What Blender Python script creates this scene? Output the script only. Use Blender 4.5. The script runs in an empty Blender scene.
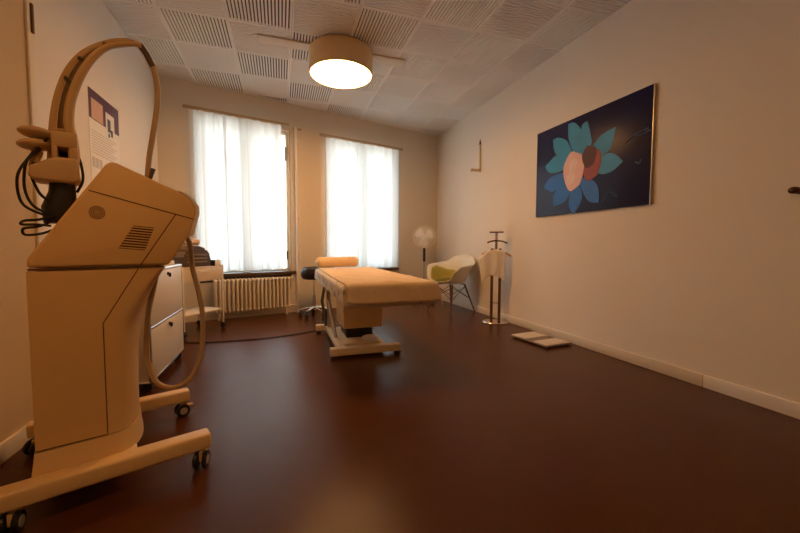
import bpy, bmesh, math, random
from mathutils import Vector, Matrix
random.seed(4)
PI = math.pi
SC = bpy.context.scene
COL = SC.collection

# ------------------------------------------------------------------ camera, world, light, exposure
cam_d = bpy.data.cameras.new('camera')
cam_d.sensor_width = 36.0
cam_d.lens = 16.256
cam_d.clip_start = 0.02
cam = bpy.data.objects.new('camera', cam_d)
COL.objects.link(cam)
YAW, PITCH, ROLL = 0.3196, -0.0549, -0.0029
cam.matrix_world = (Matrix.Translation((0, 0, 1.0)) @ Matrix.Rotation(-YAW, 4, 'Z')
                    @ Matrix.Rotation(PI / 2 + PITCH, 4, 'X') @ Matrix.Rotation(-ROLL, 4, 'Z'))
SC.camera = cam

world = bpy.data.worlds.new('world')
SC.world = world
world.use_nodes = True
wn = world.node_tree
bg = wn.nodes['Background']
bg.inputs['Color'].default_value = (0.80, 0.92, 1.05, 1)
DAYLIGHT = 11.5
bg.inputs['Strength'].default_value = DAYLIGHT
w_tc = wn.nodes.new('ShaderNodeTexCoord'); w_sep = wn.nodes.new('ShaderNodeSeparateXYZ')
w_map = wn.nodes.new('ShaderNodeMapRange'); w_map.inputs['From Min'].default_value = -1; w_map.inputs['From Max'].default_value = 1
w_ramp = wn.nodes.new('ShaderNodeValToRGB')
# sunlit ground below, trees and houses around the horizon, bright sky above
stops = [(0.0, (.50, .50, .48)), (.40, (.50, .50, .48)), (.46, (.26, .29, .30)), (.60, (.28, .31, .31)), (.70, (.80, .93, 1.05)), (1.0, (.80, .93, 1.05))]
while len(w_ramp.color_ramp.elements) < len(stops): w_ramp.color_ramp.elements.new(.5)
for e, (p_, c_) in zip(w_ramp.color_ramp.elements, stops): e.position = p_; e.color = (*c_, 1)
wn.links.new(w_tc.outputs['Generated'], w_sep.inputs[0]); wn.links.new(w_sep.outputs['Z'], w_map.inputs['Value'])
wn.links.new(w_map.outputs[0], w_ramp.inputs['Fac']); wn.links.new(w_ramp.outputs['Color'], bg.inputs['Color'])
LAMP_POWER = 42.0
LAMP_COLOR = (1.0, 0.46, 0.135)

SC.view_settings.view_transform = 'Standard'
SC.view_settings.look = 'None'
SC.view_settings.gamma = 1.0
SC.view_settings.use_curve_mapping = False
SC.view_settings.exposure = 0.0
SC.cycles.use_denoising = True
SC.cycles.max_bounces = 10
SC.cycles.diffuse_bounces = 6
SC.cycles.transmission_bounces = 8
SC.cycles.transparent_max_bounces = 12
SC.cycles.sample_clamp_indirect = 6.0

# ------------------------------------------------------------------ materials
def srgb(r, g, b):
    f = lambda c: (c / 255 / 12.92) if c / 255 <= 0.04045 else ((c / 255 + 0.055) / 1.055) ** 2.4
    return (f(r), f(g), f(b), 1)

MATS = {}
def mat(name, color, rough=0.5, metal=0.0, noise=0.0, nscale=20.0, bump=0.0, bscale=80.0, sheen=0.0, spec=0.5, emit=None, estr=0.0):
    m = bpy.data.materials.new(name)
    m.use_nodes = True
    nt = m.node_tree
    b = nt.nodes['Principled BSDF']
    b.inputs['Base Color'].default_value = color if len(color) == 4 else (*color, 1)
    b.inputs['Roughness'].default_value = rough
    b.inputs['Metallic'].default_value = metal
    b.inputs['Specular IOR Level'].default_value = spec
    if sheen:
        b.inputs['Sheen Weight'].default_value = sheen
    if emit:
        b.inputs['Emission Color'].default_value = (*emit, 1)
        b.inputs['Emission Strength'].default_value = estr
    tc = nt.nodes.new('ShaderNodeTexCoord')
    if noise:
        n = nt.nodes.new('ShaderNodeTexNoise')
        n.inputs['Scale'].default_value = nscale
        n.inputs['Detail'].default_value = 5
        nt.links.new(tc.outputs['Object'], n.inputs['Vector'])
        mx = nt.nodes.new('ShaderNodeMix'); mx.data_type = 'RGBA'
        c = Vector(color[:3])
        mx.inputs['A'].default_value = (*(c * (1 - noise)), 1)
        mx.inputs['B'].default_value = (*[min(1, x) for x in c * (1 + noise)], 1)
        nt.links.new(n.outputs['Fac'], mx.inputs['Factor'])
        nt.links.new(mx.outputs['Result'], b.inputs['Base Color'])
    if bump:
        n2 = nt.nodes.new('ShaderNodeTexNoise')
        n2.inputs['Scale'].default_value = bscale
        n2.inputs['Detail'].default_value = 3
        nt.links.new(tc.outputs['Object'], n2.inputs['Vector'])
        bp = nt.nodes.new('ShaderNodeBump')
        bp.inputs['Strength'].default_value = bump
        bp.inputs['Distance'].default_value = 0.01
        nt.links.new(n2.outputs['Fac'], bp.inputs['Height'])
        nt.links.new(bp.outputs['Normal'], b.inputs['Normal'])
    MATS[name] = m
    return m

M_wall = mat('wall_paint', (0.85, 0.81, 0.75), 0.85, noise=0.02, nscale=3, bump=0.05, bscale=150, spec=0.2)
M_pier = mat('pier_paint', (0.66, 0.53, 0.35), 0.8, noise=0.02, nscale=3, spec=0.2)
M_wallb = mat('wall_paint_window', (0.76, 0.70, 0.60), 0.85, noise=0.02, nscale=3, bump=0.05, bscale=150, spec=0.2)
M_ceil = mat('ceiling_tile', (0.90, 0.88, 0.86), 0.9, spec=0.2)
M_ceilback = mat('ceiling_felt', (0.15, 0.13, 0.11), 1.0, spec=0.0)
M_floor = mat('floor_linoleum', (0.082, 0.026, 0.010), 0.23, noise=0.10, nscale=9, bump=0.10, bscale=320, spec=0.18)
M_base = mat('baseboard_paint', (0.80, 0.76, 0.69), 0.5, noise=0.02)
M_frame = mat('window_wood_paint', (0.82, 0.79, 0.72), 0.45, noise=0.02)
M_wood = mat('reveal_wood', (0.55, 0.38, 0.20), 0.55, noise=0.15, nscale=14)
M_sill = mat('sill_stone', (0.10, 0.065, 0.045), 0.35, noise=0.25, nscale=30)
M_ivory = mat('ivory_plastic', (0.79, 0.53, 0.23), 0.42, noise=0.015, nscale=6, bump=0.03, bscale=260)
M_ivory2 = mat('ivory_plastic_light', (0.82, 0.60, 0.30), 0.42, noise=0.015, nscale=6)
M_seam = mat('panel_gap', (0.12, 0.06, 0.03), 0.8)
M_arm = mat('arm_plastic', (0.58, 0.40, 0.20), 0.45, noise=0.02)
M_hose = mat('hose_plastic', (0.46, 0.34, 0.20), 0.5, noise=0.05, nscale=60)
M_black = mat('black_plastic', (0.012, 0.011, 0.011), 0.4, noise=0.1)
M_rubber = mat('black_rubber', (0.018, 0.016, 0.015), 0.7, noise=0.1)
M_wheelhub = mat('wheel_hub', (0.50, 0.46, 0.40), 0.45)
M_chrome = mat('chrome', (0.80, 0.80, 0.80), 0.15, 1.0)
M_steel = mat('brushed_steel', (0.55, 0.53, 0.50), 0.35, 1.0, noise=0.05)
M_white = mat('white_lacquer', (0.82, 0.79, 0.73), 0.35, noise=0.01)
M_cream = mat('cream_board', (0.78, 0.68, 0.52), 0.5, noise=0.03)
M_radi = mat('radiator_enamel', (0.82, 0.76, 0.66), 0.4, noise=0.02)
M_rail = mat('rail_wood', (0.52, 0.38, 0.22), 0.55, noise=0.1)
M_blanket = mat('orange_terry', (0.88, 0.70, 0.46), 0.95, noise=0.10, nscale=35, bump=0.5, bscale=260, sheen=0.3, spec=0.1)
M_pillow = mat('orange_towel', (0.88, 0.70, 0.47), 0.95, noise=0.10, nscale=40, bump=0.5, bscale=260, sheen=0.3, spec=0.1)
M_tablebeige = mat('table_steel_beige', (0.82, 0.66, 0.42), 0.4, noise=0.02)
M_towel = mat('towel_white', (0.95, 0.93, 0.93), 0.95, noise=0.06, nscale=45, bump=0.5, bscale=250, sheen=0.3, spec=0.1)
M_shell = mat('chair_shell_white', (0.83, 0.82, 0.72), 0.35, noise=0.01)
M_olive = mat('olive_felt', (0.48, 0.44, 0.13), 0.95, noise=0.08, nscale=50, bump=0.3, bscale=300, spec=0.1)
M_olived = mat('olive_felt_dark', (0.20, 0.19, 0.04), 0.95, noise=0.08, nscale=50, bump=0.3, bscale=300, spec=0.1)
M_walnut = mat('dark_walnut', (0.11, 0.050, 0.025), 0.45, noise=0.25, nscale=25)
M_legwood = mat('chair_leg_brown', (0.13, 0.07, 0.04), 0.45, noise=0.2, nscale=25)
M_oak = mat('light_wood', (0.62, 0.42, 0.22), 0.5, noise=0.15, nscale=20)
M_fan = mat('fan_white', (0.90, 0.89, 0.87), 0.4)
M_brass = mat('aged_brass', (0.72, 0.60, 0.34), 0.45, 0.2, noise=0.05)
M_bronze = mat('dark_bronze', (0.10, 0.06, 0.035), 0.28, 1.0)
M_lampbody = mat('lamp_drum', (0.80, 0.60, 0.32), 0.5, noise=0.02)
M_lampglow = mat('lamp_diffuser', (0.9, 0.85, 0.8), 0.5, emit=LAMP_COLOR, estr=LAMP_POWER)
M_addedglow = mat('added_lamp_diffuser', (0.9, 0.85, 0.8), 0.5, emit=LAMP_COLOR, estr=LAMP_POWER * 0.40)
M_plate = mat('lamp_plate_paint', (0.72, 0.64, 0.54), 0.6)
M_paper = mat('white_paper', (0.90, 0.90, 0.88), 0.8)
M_purple = mat('purple_print', (0.085, 0.014, 0.050), 0.55)
M_skin = mat('print_skin_tone', (0.66, 0.40, 0.26), 0.55, noise=0.2, nscale=16)
M_grey = mat('grey_print', (0.60, 0.56, 0.53), 0.7)
M_pad = mat('beige_vinyl', (0.74, 0.54, 0.40), 0.55, noise=0.03)
M_dark = mat('dark_grey_metal', (0.085, 0.065, 0.055), 0.4, 0.2, noise=0.1)
M_slat = mat('slat_grey', (0.26, 0.20, 0.16), 0.45, noise=0.06)
M_scalegrey = mat('scale_grey', (0.24, 0.19, 0.16), 0.5)
M_scalewhite = mat('scale_white', (0.76, 0.70, 0.63), 0.5, noise=0.02)
M_canvas = mat('canvas_navy', (0.005, 0.007, 0.070), 0.34, noise=0.25, nscale=3, spec=0.3)
M_petal = mat('petal_turquoise', (0.018, 0.30, 0.60), 0.5, noise=0.22, nscale=7)
M_petald = mat('petal_blue', (0.006, 0.15, 0.60), 0.5, noise=0.22, nscale=7)
M_bloom = mat('bloom_pink', (0.86, 0.56, 0.54), 0.55, noise=0.2, nscale=9)
M_bloomd = mat('bloom_dark_red', (0.075, 0.016, 0.014), 0.55, noise=0.3, nscale=12)
M_bloomr = mat('bloom_rose', (0.33, 0.07, 0.065), 0.55, noise=0.2, nscale=12)
M_scrib = mat('pale_blue_stroke', (0.075, 0.13, 0.28), 0.5, noise=0.2)
M_leaf = mat('tree_leaf', (0.16, 0.26, 0.06), 0.7, noise=0.3, nscale=3)

# floor sheen variation
# sheet with a faint brown pattern
def sheet_material():
    m = mat('sheet_cream', (0.76, 0.66, 0.52), 0.9, bump=0.3, bscale=200, spec=0.1)
    nt = m.node_tree; b = nt.nodes['Principled BSDF']
    tc = nt.nodes.new('ShaderNodeTexCoord')
    v = nt.nodes.new('ShaderNodeTexVoronoi'); v.inputs['Scale'].default_value = 11
    nt.links.new(tc.outputs['Object'], v.inputs['Vector'])
    r = nt.nodes.new('ShaderNodeValToRGB')
    r.color_ramp.elements[0].position = 0.28; r.color_ramp.elements[0].color = (0.50, 0.38, 0.24, 1)
    r.color_ramp.elements[1].position = 0.42; r.color_ramp.elements[1].color = (0.78, 0.70, 0.58, 1)
    nt.links.new(v.outputs['Distance'], r.inputs['Fac'])
    nt.links.new(r.outputs['Color'], b.inputs['Base Color'])
    return m
M_sheet = sheet_material()

def curtain_material():
    m = bpy.data.materials.new('curtain_sheer'); m.use_nodes = True
    nt = m.node_tree; nt.nodes.remove(nt.nodes['Principled BSDF'])
    out = nt.nodes['Material Output']
    tc = nt.nodes.new('ShaderNodeTexCoord')
    w = nt.nodes.new('ShaderNodeTexNoise'); w.inputs['Scale'].default_value = 240
    nt.links.new(tc.outputs['Object'], w.inputs['Vector'])
    bp = nt.nodes.new('ShaderNodeBump'); bp.inputs['Strength'].default_value = 0.1; bp.inputs['Distance'].default_value = 0.002
    nt.links.new(w.outputs['Fac'], bp.inputs['Height'])
    d = nt.nodes.new('ShaderNodeBsdfDiffuse'); d.inputs['Color'].default_value = (0.82, 0.81, 0.78, 1)
    t = nt.nodes.new('ShaderNodeBsdfTranslucent'); t.inputs['Color'].default_value = (0.88, 0.90, 0.90, 1)
    p = nt.nodes.new('ShaderNodeBsdfTransparent'); p.inputs['Color'].default_value = (1, 1, 1, 1)
    nt.links.new(bp.outputs['Normal'], d.inputs['Normal'])
    nt.links.new(bp.outputs['Normal'], t.inputs['Normal'])
    m1 = nt.nodes.new('ShaderNodeMixShader'); m1.inputs[0].default_value = 0.55
    nt.links.new(d.outputs[0], m1.inputs[1]); nt.links.new(t.outputs[0], m1.inputs[2])
    m2 = nt.nodes.new('ShaderNodeMixShader'); m2.inputs[0].default_value = 0.02
    nt.links.new(m1.outputs[0], m2.inputs[1]); nt.links.new(p.outputs[0], m2.inputs[2])
    nt.links.new(m2.outputs[0], out.inputs['Surface'])
    return m
M_curtain = curtain_material()

def glass_material():
    m = bpy.data.materials.new('window_glass'); m.use_nodes = True
    nt = m.node_tree; nt.nodes.remove(nt.nodes['Principled BSDF'])
    out = nt.nodes['Material Output']
    g = nt.nodes.new('ShaderNodeBsdfGlossy'); g.inputs['Roughness'].default_value = 0.02
    p = nt.nodes.new('ShaderNodeBsdfTransparent'); p.inputs['Color'].default_value = (0.96, 0.98, 0.97, 1)
    fr = nt.nodes.new('ShaderNodeFresnel'); fr.inputs['IOR'].default_value = 1.45
    mx = nt.nodes.new('ShaderNodeMixShader')
    nt.links.new(fr.outputs[0], mx.inputs[0]); nt.links.new(p.outputs[0], mx.inputs[1]); nt.links.new(g.outputs[0], mx.inputs[2])
    nt.links.new(mx.outputs[0], out.inputs['Surface'])
    return m
M_glass = glass_material()

# ------------------------------------------------------------------ mesh helpers
class MB:
    def __init__(self):
        self.v = []; self.f = []
    def add(self, vs, fs):
        o = len(self.v)
        self.v += [tuple(p) for p in vs]
        self.f += [[i + o for i in f] for f in fs]
        return self
    def box(self, x0, x1, y0, y1, z0, z1, M=None):
        vs = [Vector((x, y, z)) for z in (z0, z1) for y in (y0, y1) for x in (x0, x1)]
        if M is not None: vs = [M @ p for p in vs]
        return self.add(vs, [(0, 2, 3, 1), (4, 5, 7, 6), (0, 1, 5, 4), (2, 6, 7, 3), (0, 4, 6, 2), (1, 3, 7, 5)])
    def rings(self, R, closed=True, cap0=True, cap1=True):
        n = len(R[0]); vs = [p for r in R for p in r]; fs = []
        for i in range(len(R) - 1):
            for j in range(n if closed else n - 1):
                k = (j + 1) % n
                fs.append((i * n + j, i * n + k, (i + 1) * n + k, (i + 1) * n + j))
        if cap0: fs.append(tuple(range(n))[::-1])
        if cap1: fs.append(tuple((len(R) - 1) * n + j for j in range(n)))
        return self.add(vs, fs)
    def tube(self, pts, r, seg=10, closed=False, flat=None):
        pts = [Vector(p) for p in pts]; n = len(pts)
        rr = r if isinstance(r, (list, tuple)) else [r] * n
        R = []; up = None
        for i, p in enumerate(pts):
            if closed: t = pts[(i + 1) % n] - pts[i - 1]
            else: t = pts[min(i + 1, n - 1)] - pts[max(i - 1, 0)]
            t.normalize()
            if up is None:
                up = Vector((0, 0, 1)) if abs(t.z) < 0.9 else Vector((1, 0, 0))
            a = t.cross(up)
            if a.length < 1e-6: a = t.orthogonal()
            a.normalize(); b = t.cross(a); b.normalize(); up = -b if b.dot(up) < 0 else b
            fx = flat if flat else 1.0
            R.append([p + a * math.cos(q) * rr[i] + b * math.sin(q) * rr[i] * fx for q in (2 * PI * j / seg for j in range(seg))])
        if closed: R.append(R[0])
        return self.rings(R, True, not closed, not closed)
    def cyl(self, p0, p1, r0, r1=None, seg=20):
        return self.tube([p0, p1], [r0, r0 if r1 is None else r1], seg)
    def lathe(self, prof, c=(0, 0, 0), axis='z', seg=28, M=None):
        R = []
        for r, h in prof:
            ring = []
            for j in range(seg):
                a = 2 * PI * j / seg; x, y = r * math.cos(a), r * math.sin(a)
                p = {'z': Vector((x, y, h)), 'x': Vector((h, x, y)), 'y': Vector((y, h, x))}[axis]
                if M is not None: p = M @ p
                ring.append(p + Vector(c))
            R.append(ring)
        return self.rings(R)
    def prism(self, poly, f):
        """poly of 2-d points; f(p, side) gives the 3-d point at side 0 / 1"""
        n = len(poly)
        return self.rings([[f(p, 0) for p in poly], [f(p, 1) for p in poly]])
    def sphere(self, c, rx, ry, rz, seg=20, ring=12, M=None):
        R = []
        for i in range(1, ring):
            t = PI * i / ring
            rg = []
            for j in range(seg):
                a = 2 * PI * j / seg
                p = Vector((rx * math.sin(t) * math.cos(a), ry * math.sin(t) * math.sin(a), -rz * math.cos(t)))
                if M is not None: p = M @ p
                rg.append(p + Vector(c))
            R.append(rg)
        return self.rings(R)
    def grid(self, P, thick=0):
        n = len(P); m = len(P[0])
        return self.add([p for r in P for p in r], [(i * m + j, i * m + j + 1, (i + 1) * m + j + 1, (i + 1) * m + j) for i in range(n - 1) for j in range(m - 1)])
    def build(self, name, m, parent=None, bevel=0, seg=2, smooth=True, ang=35, solid=0, sub=0):
        me = bpy.data.meshes.new(name)
        bm = bmesh.new()
        vs = [bm.verts.new(p) for p in self.v]
        for f in self.f:
            try: bm.faces.new([vs[i] for i in f])
            except ValueError: pass
        bmesh.ops.recalc_face_normals(bm, faces=bm.faces)
        if bevel:
            es = [e for e in bm.edges if len(e.link_faces) == 2 and e.calc_face_angle(0) > math.radians(30)]
            bmesh.ops.bevel(bm, geom=es, offset=bevel, segments=seg, profile=0.5, affect='EDGES', clamp_overlap=True)
        bm.to_mesh(me); bm.free()
        if smooth:
            for p in me.polygons: p.use_smooth = True
            try: me.set_sharp_from_angle(angle=math.radians(ang))
            except Exception: pass
        me.materials.append(m)
        o = bpy.data.objects.new(name, me)
        COL.objects.link(o)
        if solid:
            s = o.modifiers.new('thickness', 'SOLIDIFY'); s.thickness = solid; s.offset = 0
        if sub:
            s = o.modifiers.new('smooth', 'SUBSURF'); s.levels = sub; s.render_levels = sub
        if parent is not None: o.parent = parent
        return o

def spline(pts, n=8):
    P = [Vector(p) for p in pts]; out = []
    for i in range(len(P) - 1):
        a, b, c, d = P[max(i - 1, 0)], P[i], P[i + 1], P[min(i + 2, len(P) - 1)]
        for k in range(n):
            t = k / n
            out.append(0.5 * ((2 * b) + (c - a) * t + (2 * a - 5 * b + 4 * c - d) * t * t + (3 * b - a - 3 * c + d) * t ** 3))
    return out + [P[-1]]

def tag(o, label, cat, group=None):
    o['label'] = label; o['category'] = cat
    if group: o['group'] = group
    return o
def thing(name, label, cat, loc=(0, 0, 0), rz=0, group=None):
    o = bpy.data.objects.new(name, None); COL.objects.link(o)
    o.empty_display_size = 0.05
    o.location = loc; o.rotation_euler = (0, 0, rz)
    return tag(o, label, cat, group)
def struct(o):
    o['kind'] = 'structure'
    return o

# ------------------------------------------------------------------ the room
XR, YB, K, XL, H = 2.875, 5.649, 0.2706, -1.427, 3.10
YN = -2.6
yb = lambda x: YB + K * x
NW = math.sqrt(1 + K * K)
TH = math.atan(K)
MW = Matrix.Translation((0, YB, 0)) @ Matrix.Rotation(TH, 4, 'Z')      # window wall: s along the wall, d out of the room, z up

fl = MB(); fl.add([(XL - .3, YN - .3, 0), (XR + .3, YN - .3, 0), (XR + .3, yb(XR) + .5, 0), (XL - .3, yb(XL) + .3, 0),
                   (XL - .3, YN - .3, -.1), (XR + .3, YN - .3, -.1), (XR + .3, yb(XR) + .5, -.1), (XL - .3, yb(XL) + .3, -.1)],
                  [(0, 1, 2, 3), (4, 7, 6, 5), (0, 4, 5, 1), (1, 5, 6, 2), (2, 6, 7, 3), (3, 7, 4, 0)])
struct(fl.build('floor', M_floor, smooth=False))
struct(MB().box(XR, XR + .2, YN - .2, yb(XR) + .3, 0, H + .1).build('wall_right', M_wall, smooth=False))
struct(MB().box(XL - .2, XL, YN - .2, yb(XL) + .2, 0, H + .1).build('wall_left', M_wall, smooth=False))
struct(MB().box(XL, XR, YN - .2, YN, 0, H + .1).build('wall_near', M_wall, smooth=False))
# projecting piece of wall at the left edge of the picture
JX, JY = -1.24, 2.52
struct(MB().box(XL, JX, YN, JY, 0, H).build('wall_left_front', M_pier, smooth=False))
struct(MB().box(JX, JX + .012, JY - .07, JY - .005, .09, H - .01).build('trim_1', M_base, bevel=.003))
struct(MB().box(JX + .012, JX + .02, JY - .045, JY - .03, 2.12, 2.27).build('trim_2', M_seam))
struct(MB().box(JX, JX + .014, YN, JY, 0, .09).build('baseboard_left_front', M_base, bevel=.003))
struct(MB().box(XL, XL + .014, JY, yb(XL) - .02, 0, .09).build('baseboard_left', M_base, bevel=.003))
struct(MB().box(XR - .015, XR, YN, 1.728, 0, .09).build('baseboard_right', M_base, bevel=.003))
struct(MB().box(XR - .015, XR, 1.734, yb(XR) - .01, 0, .09).build('baseboard_right', M_base, bevel=.003))

# window wall with two openings
SL, SR = XL * NW - .3, XR * NW + .3
W1, W2 = (-1.06, 0.165), (0.73, 2.00)
Z0, Z1 = 0.63, 2.70
D = 0.36
wb = MB()
for a, b in ((SL, W1[0]), (W1[1], W2[0]), (W2[1], SR)): wb.box(a, b, 0, D, 0, H + .1, MW)
for a, b in (W1, W2):
    wb.box(a, b, 0, D, 0, Z0, MW); wb.box(a, b, 0, D, Z1, H + .1, MW)
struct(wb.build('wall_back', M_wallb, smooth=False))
for n, (a, b) in enumerate((W1, W2)):
    f = MB(); d0, d1 = .085, .15; t = .038
    f.box(a, a + t, d0, d1, Z0, Z1, MW); f.box(b - t, b, d0, d1, Z0, Z1, MW)
    f.box(a + t, b - t, d0, d1, Z0, Z0 + t, MW); f.box(a + t, b - t, d0, d1, Z1 - t, Z1, MW)
    c = (a + b) / 2
    f.box(c - .045, c + .045, d0 - .015, d1, Z0 + t, Z1 - t, MW)
    w = struct(f.build('window_%d' % (n + 1), M_frame, bevel=.004))
    MB().box(a + t, b - t, .115, .12, Z0 + t, Z1 - t, MW).build('window_pane', M_glass, w, smooth=False)
    h = MB()
    h.box(b - t - .018, b - t, .06, .085, .80, .93, MW); h.box(b - t - .018, b - t, .06, .085, 2.28, 2.48, MW)
    h.build('window_hinge', M_dark, w, bevel=.003)
    s = MB().box(a - .06, b + .06, -.07, .085, Z0 - .045, Z0, MW)
    struct(s.build('trim_%d' % (n + 3), M_sill, bevel=.005))
# wooden reveal lining to the right of the left window
struct(MB().box(W1[1] - .016, W1[1], .002, .085, Z0, Z1, MW).build('trim_5', M_wood, bevel=.002))
struct(MB().box(W1[0], W1[1], -.01, 0, Z0 - .12, Z0 - .045, MW).build('trim_6', M_sill, bevel=.003))

# ceiling of slotted acoustic tiles: slots run one way in one tile and the other way in the next
T, OX, OY = 0.5702, -1.0056, 3.23
cb = MB()
def clip_box(x0, x1, y0, y1):
    x0, x1 = max(x0, XL), min(x1, XR)
    y0, y1 = max(y0, YN), min(y1, yb((x0 + x1) / 2) + .04)
    if x1 - x0 > .002 and y1 - y0 > .002: cb.box(x0, x1, y0, y1, H, H + .018)
NS = 18; MARG = 0.013; JO = 0.0015
for i in range(-2, 8):
    for j in range(-10, 7):
        x0, y0 = OX + i * T, OY + j * T
        if x0 > XR or x0 + T < XL or y0 + T < YN or y0 > yb(XR): continue
        a0, a1, b0, b1 = x0 + JO, x0 + T - JO, y0 + JO, y0 + T - JO
        p = (T - 2 * MARG) / NS; sw = p * 0.44
        if (i + j) % 2:     # slots along y
            clip_box(a0, a1, b0, y0 + MARG); clip_box(a0, a1, y0 + T - MARG, b1)
            xs = a0
            for k in range(NS):
                c = x0 + MARG + (k + .5) * p
                clip_box(xs, c - sw / 2, y0 + MARG, y0 + T - MARG); xs = c + sw / 2
            clip_box(xs, a1, y0 + MARG, y0 + T - MARG)
        else:
            clip_box(a0, x0 + MARG, b0, b1); clip_box(x0 + T - MARG, a1, b0, b1)
            ys = b0
            for k in range(NS):
                c = y0 + MARG + (k + .5) * p
                clip_box(x0 + MARG, x0 + T - MARG, ys, c - sw / 2); ys = c + sw / 2
            clip_box(x0 + MARG, x0 + T - MARG, ys, b1)
ceil = struct(cb.build('ceiling', M_ceil, smooth=False))
bk = MB().box(XL - .3, XR + .3, YN - .3, yb(XR) + .5, H + .018, H + .15)
bk.build('ceiling_backing', M_ceilback, ceil, smooth=False)

# ------------------------------------------------------------------ ceiling lamp
LC = (.65, 4.0)
def drum_lamp(cx, cy, label, glow):
    lamp = thing('ceiling_lamp', label, 'lamp', (cx, cy, 2.84))
    R = .335
    b = MB(); b.lathe([(R - .012, .012), (R - .012, .002), (R, .0), (R, .235), (R - .02, .245), (R - .3, .245), (R - .3, .235), (R - .012, .23)], seg=64)
    b.build('lamp_shade', M_lampbody, lamp, ang=40)
    MB().lathe([(.0005, .0), (R - .02, .0), (R - .013, .004), (R - .013, .012), (.0005, .012)], seg=64).build('diffuser', glow, lamp)
drum_lamp(LC[0], LC[1], 'round drum ceiling lamp with glowing white underside', M_lampglow)
drum_lamp(-.15, .25, 'added unseen drum lamp above the near end of the room', M_addedglow)  # unseen lamp, added to warm the near side of the machine
pl = MB().box(-.19, 1.37, 3.95, 4.10, H - .016, H - .001)
tag(pl.build('ceiling_rail', M_plate, bevel=.003), 'long flat ceiling plate running behind the drum lamp', 'ceiling plate')

# ------------------------------------------------------------------ curtains and rails
def curtain(parent, name, s0, s1, z0, z1, d0, pleat, amp, seed, lean=0.0, n=140, rows=26):
    rnd = random.Random(seed)
    ph = [rnd.uniform(0, 6.28) for _ in range(6)]
    P = []
    for r in range(rows):
        v = r / (rows - 1)
        row = []
        for c in range(n):
            u = c / (n - 1)
            w = u * (s1 - s0) / pleat * 2 * PI
            a = amp * (0.55 + 0.45 * v)
            off = a * (math.sin(w + .5 * math.sin(w * .37 + ph[0]) + .3 * v * math.sin(ph[1] + 3 * u)) * .7 + .45 * math.sin(w * .43 + ph[2] + .6 * v) + .2 * math.sin(w * 2.1 + ph[3]))
            s = s0 + u * (s1 - s0) + lean * v * (1 - u) + .006 * math.sin(w * 2 + ph[4])
            top = z1 - (0.012 * (0.5 - 0.5 * math.cos(w)) if r == 0 else 0)
            z = top + (z0 - z1) * v + .006 * math.sin(w * .7 + ph[5]) * v
            row.append(MW @ Vector((s, d0 + off, z)))
        P.append(row)
    o = MB().grid(P).build(name, M_curtain, parent, ang=180)
    return o
def rail(parent, s0, s1, z, d):
    MB().box(s0, s1, d - .018, d + .018, z, z + .035, MW).build('curtain_rail', M_rail, parent, bevel=.004)
c1 = thing('curtain', 'white sheer curtain over the left window behind the white trolley', 'curtain', group='sheer window curtains')
curtain(c1, 'curtain_panel', -1.135, -.70, .66, 2.745, -.070, .14, .032, 3, lean=.02, n=80)
curtain(c1, 'curtain_panel', -.745, .02, .665, 2.745, -.080, .155, .036, 5, lean=.03, n=130)
rail(c1, -1.20, .13, 2.745, -.07)
c2 = thing('curtain', 'white sheer curtain over the right window behind the massage table', 'curtain', group='sheer window curtains')
curtain(c2, 'curtain_panel', .675, 2.045, .645, 2.69, -.075, .150, .034, 9, lean=.01, n=190)
rail(c2, .60, 2.13, 2.695, -.07)

# ------------------------------------------------------------------ heating riser pipe and radiator
pp = thing('heating_pipe', 'slim white heating pipe standing between the two windows', 'pipe', tuple(MW @ Vector((.232, -.075, 0))), TH)
MB().cyl((0, 0, .0), (0, 0, 2.75), .022, seg=16).build('pipe_run', mat('pipe_gloss_white', (.88, .86, .82), .22), pp)
b = MB(); b.cyl((0, 0, 1.395), (0, 0, 1.42), .021, seg=14); b.box(-.006, .03, .0, .070, 1.40, 1.415); b.build('pipe_clamp', M_dark, pp)
MB().box(-.02, .10, .046, .072, 2.735, 2.76).build('pipe_bracket', M_rail, pp, bevel=.003)

ra = thing('radiator', 'cream sectional column radiator under the left window', 'radiator', tuple(MW @ Vector((0, 0, 0))), TH)
NSEC, PITCHR = 19, .0535
for k in range(NSEC):
    sx = .075 - k * PITCHR
    b = MB()
    for dy in (-.145, -.10, -.055):
        b.tube([(sx, dy, .115), (sx, dy, .13), (sx, dy, .515), (sx, dy, .535)], [.012, .0155, .0155, .012], 10)
    b.tube([(sx, -.165, .135), (sx, -.145, .115), (sx, -.055, .115), (sx, -.038, .135)], [.010, .020, .020, .010], 10)
    b.tube([(sx, -.165, .515), (sx, -.145, .535), (sx, -.055, .535), (sx, -.038, .515)], [.010, .020, .020, .010], 10)
    b.build('radiator_section', M_radi, ra)
MB().tube([(.075 - NSEC * PITCHR + .03, -.10, .535), (.115, -.10, .535)], .014, 10).build('header_pipe', M_radi, ra)
b = MB(); b.cyl((.10, -.10, .535), (.165, -.10, .535), .020); b.cyl((.145, -.10, .52), (.145, -.10, .575), .018); b.build('valve', M_white, ra)
b = MB(); b.tube(spline([(.105, -.10, .13), (.16, -.10, .13), (.19, -.08, .13), (.205, -.05, .13)], 5), .011, 10); b.build('return_pipe', M_radi, ra)
for sx in (.05, -.85):
    MB().box(sx - .012, sx + .012, -.12, -.08, 0, .12).build('foot', M_radi, ra, bevel=.003)

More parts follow.
